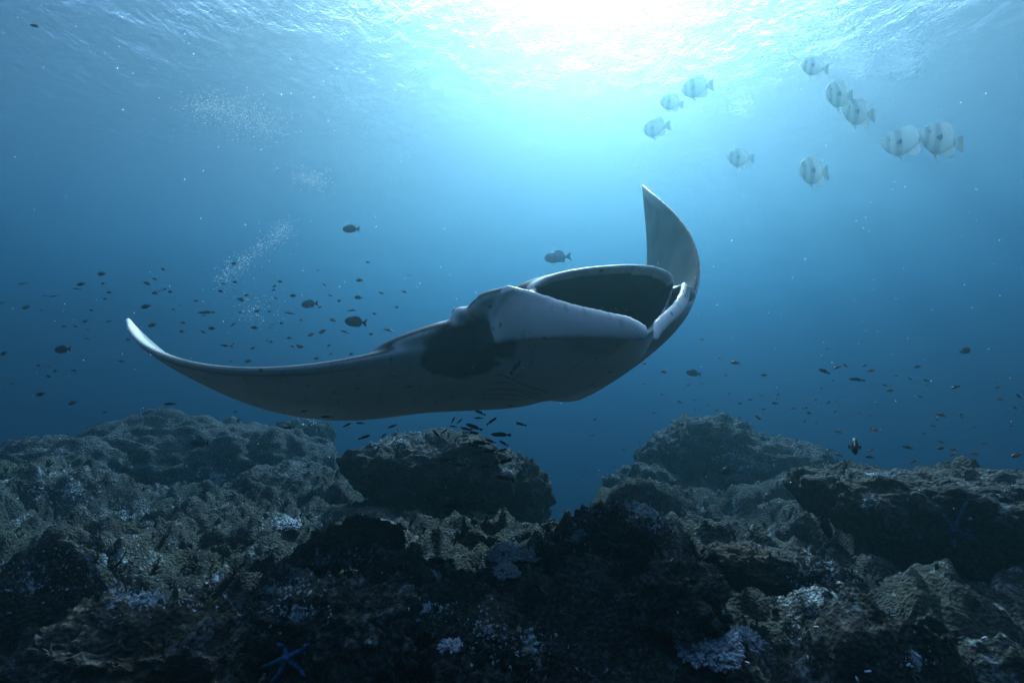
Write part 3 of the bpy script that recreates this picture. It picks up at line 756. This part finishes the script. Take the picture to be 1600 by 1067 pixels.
for px, py, l, d, h, tl, lab in [
    (1472, 219, 76, 5.2, 172, 4, 'largest batfish, dark grey, rightmost of the group under the surface'),
    (1415, 222, 60, 5.9, 182, -3, 'silvery banded batfish half hidden by the largest batfish'),
    (1342, 177, 60, 6.6, 178, 2, 'banded batfish in the upper right, lower of the overlapping pair'),
    (1312, 149, 58, 7.2, 184, 0, 'pale batfish in the upper right, upper of the overlapping pair'),
    (1272, 268, 60, 6.0, 182, -4, 'lowest batfish with bright side, right of the raised wing tip'),
    (1158, 247, 44, 7.6, 175, 6, 'small grey batfish nearest to the right of the raised wing'),
    (1026, 200, 40, 8.2, 170, 0, 'faint batfish straight above the raised wing tip'),
    (1090, 137, 48, 8.6, 176, 4, 'pale batfish in the white glow above the raised wing'),
    (1050, 161, 38, 9.2, 184, 0, 'faintest batfish between two pale ones above the raised wing'),
    (1274, 105, 46, 9.0, 178, 0, 'faint topmost batfish near the glittering surface')]:
    fish('batfish', 'batfish', px, py, min(d * 2.3, 6.2 / ray(px, py).z), l, h + random.uniform(-24, 24), tl + random.uniform(-9, 9), lab, GB, True)
# single, larger fish
fish('surgeonfish', 'dark', 556, 503, 5.2, 36, 178, 6, 'large dark oval fish above the long left wing of the manta', None, True)
fish('surgeonfish', 'grey', 484, 475, 6.5, 28, 175, -4, 'grey blurred oval fish left of the large dark oval fish', None, True)
fish('damselfish', 'silver', 872, 402, 9.5, 44, 190, -6, 'pale silvery fish hovering just above the manta head', None, True, 0, 'reef_fish')
fish('surgeonfish', 'grey', 549, 358, 8.0, 28, 178, 0, 'faint grey fish alone in open water high left of the manta', None, True)
fish('surgeonfish', 'dark', 98, 546, 5.0, 27, 178, -3, 'dark fish alone at the left edge level with the wing tip', None, True)
fish('wrasse', 'dark', 266, 631, 4.2, 20, 180, -2, 'slim dark fish above the broad left coral mound', None, True)
fish('wrasse', 'dark', 451, 668, 4.2, 19, 182, 2, 'slim dark fish beside the right slope of the broad coral mound', None, True)
fish('damselfish', 'dark', 312, 692, 5.2, 34, 170, 0, 'dark fish low over the broad left coral mound', None, True, 0, 'reef_fish')
fish('damselfish', 'black', 1335, 697, 3.1, 32, -119, 4, 'black fish facing the camera above the blocky right ridge rock', None, True, 0, 'reef_fish')
fish('damselfish', 'black', 1290, 822, 2.6, 40, 20, -58, 'black fish diving nose down in front of the right boulders', None, True, 0, 'reef_fish')
fish('surgeonfish', 'grey', 1084, 583, 8.0, 23, 175, 10, 'faint grey oval fish below the right side of the manta', None, True)
fish('surgeonfish', 'grey', 1508, 548, 6.5, 22, 12, 12, 'grey fish alone in open water at the far right', None, True)
fish('wrasse', 'dark', 1339, 593, 5.0, 25, 176, 8, 'slim dark fish topmost in the school at the right', None, True)
fish('anthias', 'orange', 1589, 711, 3.2, 21, 190, -10, 'orange brown fish at the right edge over the ridge', None, True)
fish('surgeonfish', 'dark', 1138, 736, 4.6, 26, 200, 0, 'blue grey fish against the tall domed rock', None, True)
# the dark slim fish under the belly
UG = 'slim dark fish under the manta belly'
for px, py, l, h, tl, lab in [
    (806, 573, 27, 30, 48, 'slim dark fish pointing up across the pale manta belly'), (640, 604, 14, 180, 0, 'tiny dark fish on the manta belly left of the shoulder blotch'),
    (475, 642, 12, 180, -10, 'small dark fish touching the trailing edge of the left wing'), (511, 651, 20, 180, 0, 'dark fish right along the lower edge of the left wing'),
    (542, 664, 15, 0, 25, 'small dark fish nose up below the left wing edge'), (563, 661, 14, 180, 4, 'small dark fish under the wing edge left of the flat boulder'),
    (569, 683, 20, 0, 18, 'dark fish in front of the left end of the flat-topped boulder'), (599, 681, 12, 0, 40, 'small dark fish over the pale top of the flat boulder'),
    (613, 666, 16, 180, -20, 'dark fish between the belly and the flat boulder top'), (708, 656, 12, 0, 60, 'small dark fish close under the belly, left of a pair'), (718, 658, 12, 0, 45, 'small dark fish close under the belly, right of a pair'),
    (682, 678, 18, 180, 45, 'dark fish slanting down over the boulder top, left of two'), (694, 674, 13, 0, 35, 'small dark fish slanting up over the boulder top, right of two'), (728, 670, 18, 180, 14, 'dark fish at the upper left of the cluster below the belly'),
    (741, 667, 28, 180, 20, 'dark fish slanting through the middle of the cluster below the belly'), (768, 658, 20, 0, 36, 'dark fish nose up at the top right of the cluster'), (748, 653, 14, 180, 0, 'dark fish pressed against the belly above the cluster'),
    (783, 679, 32, 180, 2, 'long dark fish right of the cluster against the blue water'), (752, 692, 28, 180, 6, 'upper of two dark fish crossing in front of the boulder'), (762, 705, 27, 0, 6, 'lower of two dark fish crossing in front of the boulder'),
    (742, 696, 26, 180, 18, 'slanting dark fish between the crossing pair'), (787, 721, 27, 0, 10, 'dark fish over the right shoulder of the boulder'), (789, 747, 31, 180, 12, 'large dark fish lowest on the right shoulder of the boulder'),
    (697, 718, 21, 180, 0, 'dark fish lost in the black face of the boulder, upper'), (707, 790, 30, 180, 2, 'dark fish lost in the black foot of the boulder, lower'), (797, 634, 9, 0, 20, 'tiny dark fish on the hind edge of the belly')]:
    fish('wrasse', 'black', px, py, 2.35 if py < 640 else 3.3, l, h, tl, lab, UG, l > 16)
for k in range(14):
    fish('wrasse', 'black', random.gauss(745, 34), random.gauss(690, 24), random.uniform(3.1, 3.9), random.uniform(11, 22), random.choice([180, 175, 190, 0, 10]), random.uniform(-25, 35), 'slim dark fish in the loose cluster over the flat boulder, under the belly', UG)
# loose school on the left
def left_label(px, py):
    if py < 100: return 'tiny lone fish in the top left corner of the water'
    if px < 100: return 'small dark fish in the loose left edge school, ' + ('above the lone dark fish' if py < 540 else 'below the lone dark fish')
    if px < 200: return 'small dark fish in the loose school ' + ('up and left of the pale left wing tip' if py < 500 else 'just below the pale left wing tip')
    if py > 545: return 'tiny dark fish between the left wing and the broad coral mound'
    if px < 340: return 'small dark fish right of the pale wing tip, above the curled left wing'
    if px < 470: return 'small dark fish around the bubble trail above the left wing'
    return 'small dark fish around the large dark oval fish above the left wing'
def right_label(px, py):
    if px < 980: return 'tiny dark fish in the blue gap right of the flat boulder'
    if px < 1130: return 'tiny fish in open water between the manta and the tall domed rock'
    if px < 1300: return 'small orange or dark fish ' + ('high above' if py < 600 else 'just above') + ' the tall domed rock slope'
    if px < 1450: return 'small orange or dark fish ' + ('high over' if py < 660 else 'close over') + ' the left half of the right ridge'
    return 'small orange or dark fish ' + ('high over' if py < 660 else 'close over') + ' the right half of the right ridge'
LS = [(36,443,12),(159,428,12),(127,444,11),(120,451,8),(41,480,13),(83,463,9),(63,616,13),(238,508,13),(331,513,11),(322,488,18),(228,479,14),(136,529,9),(133,502,9),(170,502,9),(550,485,12),(520,500,10),(538,518,12),(504,518,12),(486,523,10),
      (452,489,12),(398,512,10),(376,468,11),(266,456,8),(242,458,11),(607,516,14),(560,465,12),(516,462,8),(458,462,10),(438,440,8),(596,458,8),(632,456,8),(562,438,9),(420,474,9),(364,507,9),(286,504,8),(230,443,10),(366,412,8),(348,539,7),(362,541,6),
      (388,564,8),(494,560,9),(284,518,8),(79,573,10),(116,579,7),(76,588,7),(86,580,8),(190,564,7),(114,629,14),(164,644,7),(368,643,6),(278,612,6),(6,552,12),(60,571,7),(580,522,6),(470,542,8),(424,534,6),(514,540,6),(452,528,6),(70,462,7),(2,474,10),(55,41,9),
      (306,470,6),(402,486,6),(345,455,6),(470,500,6),(530,470,6),(585,490,6),(620,480,6),(500,480,6),(440,505,6),(200,530,6),(100,510,6),(250,560,6),(310,590,5),(20,600,6),(640,430,6),(575,410,6)] + [(int(random.triangular(0, 660, 420)), int(random.triangular(400, 600, 480)), random.choice([4, 5, 6, 7])) for _ in range(45)]
for px, py, l in LS:
    k, mk = random.choice([('damselfish', 'dark'), ('damselfish', 'grey'), ('surgeonfish', 'dark'), ('wrasse', 'grey')])
    fish(k, mk, px, py, random.uniform(4.2, 8.0), l * 1.12, random.choice([180, 180, 170, 195, 10, 215]), random.uniform(-25, 25), left_label(px, py), 'loose school of small fish on the left', name='school_fish')
RS = [(1037,581,11),(1149,567,13),(1007,568,8),(1133,586,6),(1288,580,15),(1194,586,11),(1211,630,10),(1156,630,8),(1172,624,7),(1216,616,8),(1240,638,7),(1259,637,8),(1264,645,10),(1274,625,8),(1294,629,8),(1184,652,13),(1155,653,6),(1257,658,6),(1275,661,6),(1296,703,9),
      (1062,628,8),(1022,645,6),(1120,641,6),(1107,633,5),(1193,639,6),(1076,601,5),(1191,618,5),(1097,530,6),(1434,573,11),(1308,574,10),(1321,571,9),(1351,571,8),(1361,579,12),(1447,594,9),(1422,592,8),(1391,610,15),(1383,602,7),(1493,605,11),(1559,605,9),(1438,620,7),
      (1563,624,10),(1592,619,14),(1586,637,9),(1471,648,15),(1502,648,9),(1458,665,10),(1443,677,7),(1579,665,8),(1367,672,13),(1311,675,8),(1304,643,7),(1343,645,7),(1359,650,6),(1361,703,11),(1359,714,14),(1311,711,14),(1418,699,13),(1470,700,15),(1470,690,9),(1490,702,12),
      (1489,710,13),(1524,709,10),(1538,692,9),(1427,721,11),(1289,713,9),(1230,687,6),(1006,600,5),(930,655,6),(926,680,6),(975,702,6),(1000,690,5),(925,590,5),(960,730,5),(915,735,5)] + [(int(random.uniform(1000, 1600)), int(random.triangular(540, 700, 640)), random.choice([4, 5, 5, 6])) for _ in range(35)]
for px, py, l in RS:
    mk = random.choice(['orange', 'orange', 'dark'])
    fish('anthias', mk, px, py, random.uniform(3.6, 5.6) if px > 1120 else random.uniform(4.5, 7), l, random.choice([180, 170, 200, 150, 15]), random.uniform(-30, 30), right_label(px, py), 'small fish school on the right' if px > 980 else 'tiny fish in the blue gap', name='school_fish')

# ------------------------------------------------------------------ bubbles and drifting specks
m, t, N, L = nodes('bubble'); b = t.nodes['Principled BSDF']
b.inputs['Base Color'].default_value = (.9, .92, .93, 1); b.inputs['Roughness'].default_value = .15; b.inputs['Transmission Weight'].default_value = 0.0
tl = N('ShaderNodeBsdfTranslucent'); tl.inputs[0].default_value = (.95, .97, .97, 1); mxs = N('ShaderNodeMixShader'); mxs.inputs[0].default_value = .8
L(b.outputs[0], mxs.inputs[1]); L(tl.outputs[0], mxs.inputs[2]); L(mxs.outputs[0], t.nodes['Material Output'].inputs['Surface'])
M_BUB = m
def cloud(name, pts, rad_, label, cat, mat):
    v, f = ICO1; n = len(pts)
    W = pts[:, None, :] + v[None] * rad_[:, None, None]; FF = f[None] + (np.arange(n) * len(v))[:, None, None]
    tag(obj(name, mesh_np(name, W.reshape(-1, 3), FF.reshape(-1, 3), mat)), label, cat, None, 'stuff')
def plume(chain, d, n, spread, label):
    ps = []
    for k in range(n):
        s = random.random() * (len(chain) - 1); i = int(s); f_ = s - i
        px = chain[i][0] * (1 - f_) + chain[i + 1][0] * f_; py = chain[i][1] * (1 - f_) + chain[i + 1][1] * f_
        w = spread * (.4 + random.random())
        ps.append(at(px + random.gauss(0, w), py + random.gauss(0, w * .7), d + random.gauss(0, .35))[:])
    cloud('bubble_plume', np.array(ps), np.abs(rng.normal(.0, .0018, n)) + .0010, label, 'bubbles', M_BUB)
plume([(305, 170), (345, 165), (385, 180), (430, 205)], 7.5, 4200, 20, 'milky cloud of diver bubbles under the surface at upper left')
plume([(345, 440), (385, 405), (430, 370), (450, 350)], 7.0, 1700, 11, 'thin rising trail of bubbles left of the manta')
plume([(380, 480), (395, 500), (410, 470)], 6.5, 300, 18, 'sparse bubbles among the small fish above the left wing')
plume([(465, 275), (500, 285)], 8.0, 1200, 12, 'small bubble cloud right of the milky cloud')
plume([(475, 640), (490, 655)], 6.0, 400, 9, 'faint bubbles rising beside the left coral mound')
n = 520
pts = np.array([at(random.uniform(-50, 1650), random.uniform(-20, 800), random.uniform(1.0, 5.0))[:] for _ in range(n)])
cloud('drifting_specks', pts, rng.uniform(.0004, .0011, n) * np.linalg.norm(pts, axis=1) ** .6, 'pale specks of plankton drifting in the water', 'plankton', M_BUB)

# ------------------------------------------------------------------ water surface and the body of water
m, t, N, L = nodes('water_surface'); t.nodes.remove(t.nodes['Principled BSDF'])
tc = N('ShaderNodeTexCoord'); mp = N('ShaderNodeMapping'); mp.inputs['Scale'].default_value = (1.25, .8, 1); mp.inputs['Rotation'].default_value = (0, 0, R(20))
L(tc.outputs['Object'], mp.inputs[0])
h1 = noise(N, L, mp.outputs[0], 1.5, 6, .6, .2)
bp = N('ShaderNodeBump'); bp.inputs['Strength'].default_value = 1; bp.inputs['Distance'].default_value = .065; L(h1, bp.inputs['Height'])
fr = N('ShaderNodeFresnel'); fr.inputs['IOR'].default_value = 1.24; L(bp.outputs[0], fr.inputs['Normal'])
tr = N('ShaderNodeBsdfTransparent'); gl = N('ShaderNodeBsdfGlossy'); gl.inputs['Roughness'].default_value = .1; L(bp.outputs[0], gl.inputs['Normal'])
sc_ = N('ShaderNodeMath'); sc_.operation = 'MULTIPLY'; sc_.inputs[1].default_value = .84; L(fr.outputs[0], sc_.inputs[0])   # ruffled and bubbly, never a full mirror
mx = N('ShaderNodeMixShader'); L(sc_.outputs[0], mx.inputs[0]); L(tr.outputs[0], mx.inputs[1]); L(gl.outputs[0], mx.inputs[2])
L(mx.outputs[0], t.nodes['Material Output'].inputs['Surface'])
nx, ny = 220, 240
Xs, Ys = np.meshgrid(np.linspace(-110, 110, nx), np.linspace(-50, 170, ny)); Zs = np.zeros_like(Xs)
g = np.random.default_rng(1)
for i in range(14):
    lam = 2.4 * 1.2 ** i; a_ = g.normal(.5, .5); k_ = 2 * math.pi / lam
    Zs += .004 * lam * np.sin(k_ * (Xs * math.sin(a_) + Ys * math.cos(a_)) + g.uniform(0, 6.3))
Zs = np.clip(Zs, -1.2, 1.2)
ii = np.arange(nx * ny).reshape(ny, nx)
tag(obj('water_surface', mesh_np('water_surface', np.stack([Xs, Ys, Zs + SURF], -1).reshape(-1, 3), np.stack([ii[:-1, :-1], ii[:-1, 1:], ii[1:, 1:], ii[1:, :-1]], -1).reshape(-1, 4), m)),
    'rippled sea surface glittering with sunlight seen from below', None, None, 'structure')

m, t, N, L = nodes('sea_water'); t.nodes.remove(t.nodes['Principled BSDF'])
pv = N('ShaderNodeVolumePrincipled')
DENS = .12; SC = np.array([.0041, .0088, .0100]); EX = np.array([.102, .067, .048])
colr = SC / DENS; s_ = 1 - (EX - SC) / (DENS * (1 - colr))
pv.inputs['Color'].default_value = (*colr, 1); pv.inputs['Absorption Color'].default_value = (*(np.clip(s_, 0, 1) ** 2), 1)
pv.inputs['Density'].default_value = DENS; pv.inputs['Anisotropy'].default_value = .76
L(pv.outputs[0], t.nodes['Material Output'].inputs['Volume'])
lo, hi = (-115, -55, float(TV[:, 2].min()) - 1), (115, 175, SURF + 1.6)
bv = [(a_, b_, c_) for a_ in (lo[0], hi[0]) for b_ in (lo[1], hi[1]) for c_ in (lo[2], hi[2])]
bf = [(0, 1, 3, 2), (4, 6, 7, 5), (0, 4, 5, 1), (2, 3, 7, 6), (0, 2, 6, 4), (1, 5, 7, 3)]
tag(obj('haze', mesh_py('haze', bv, bf, m, False)), 'blue sea water filling the whole view', None, None, 'stuff')
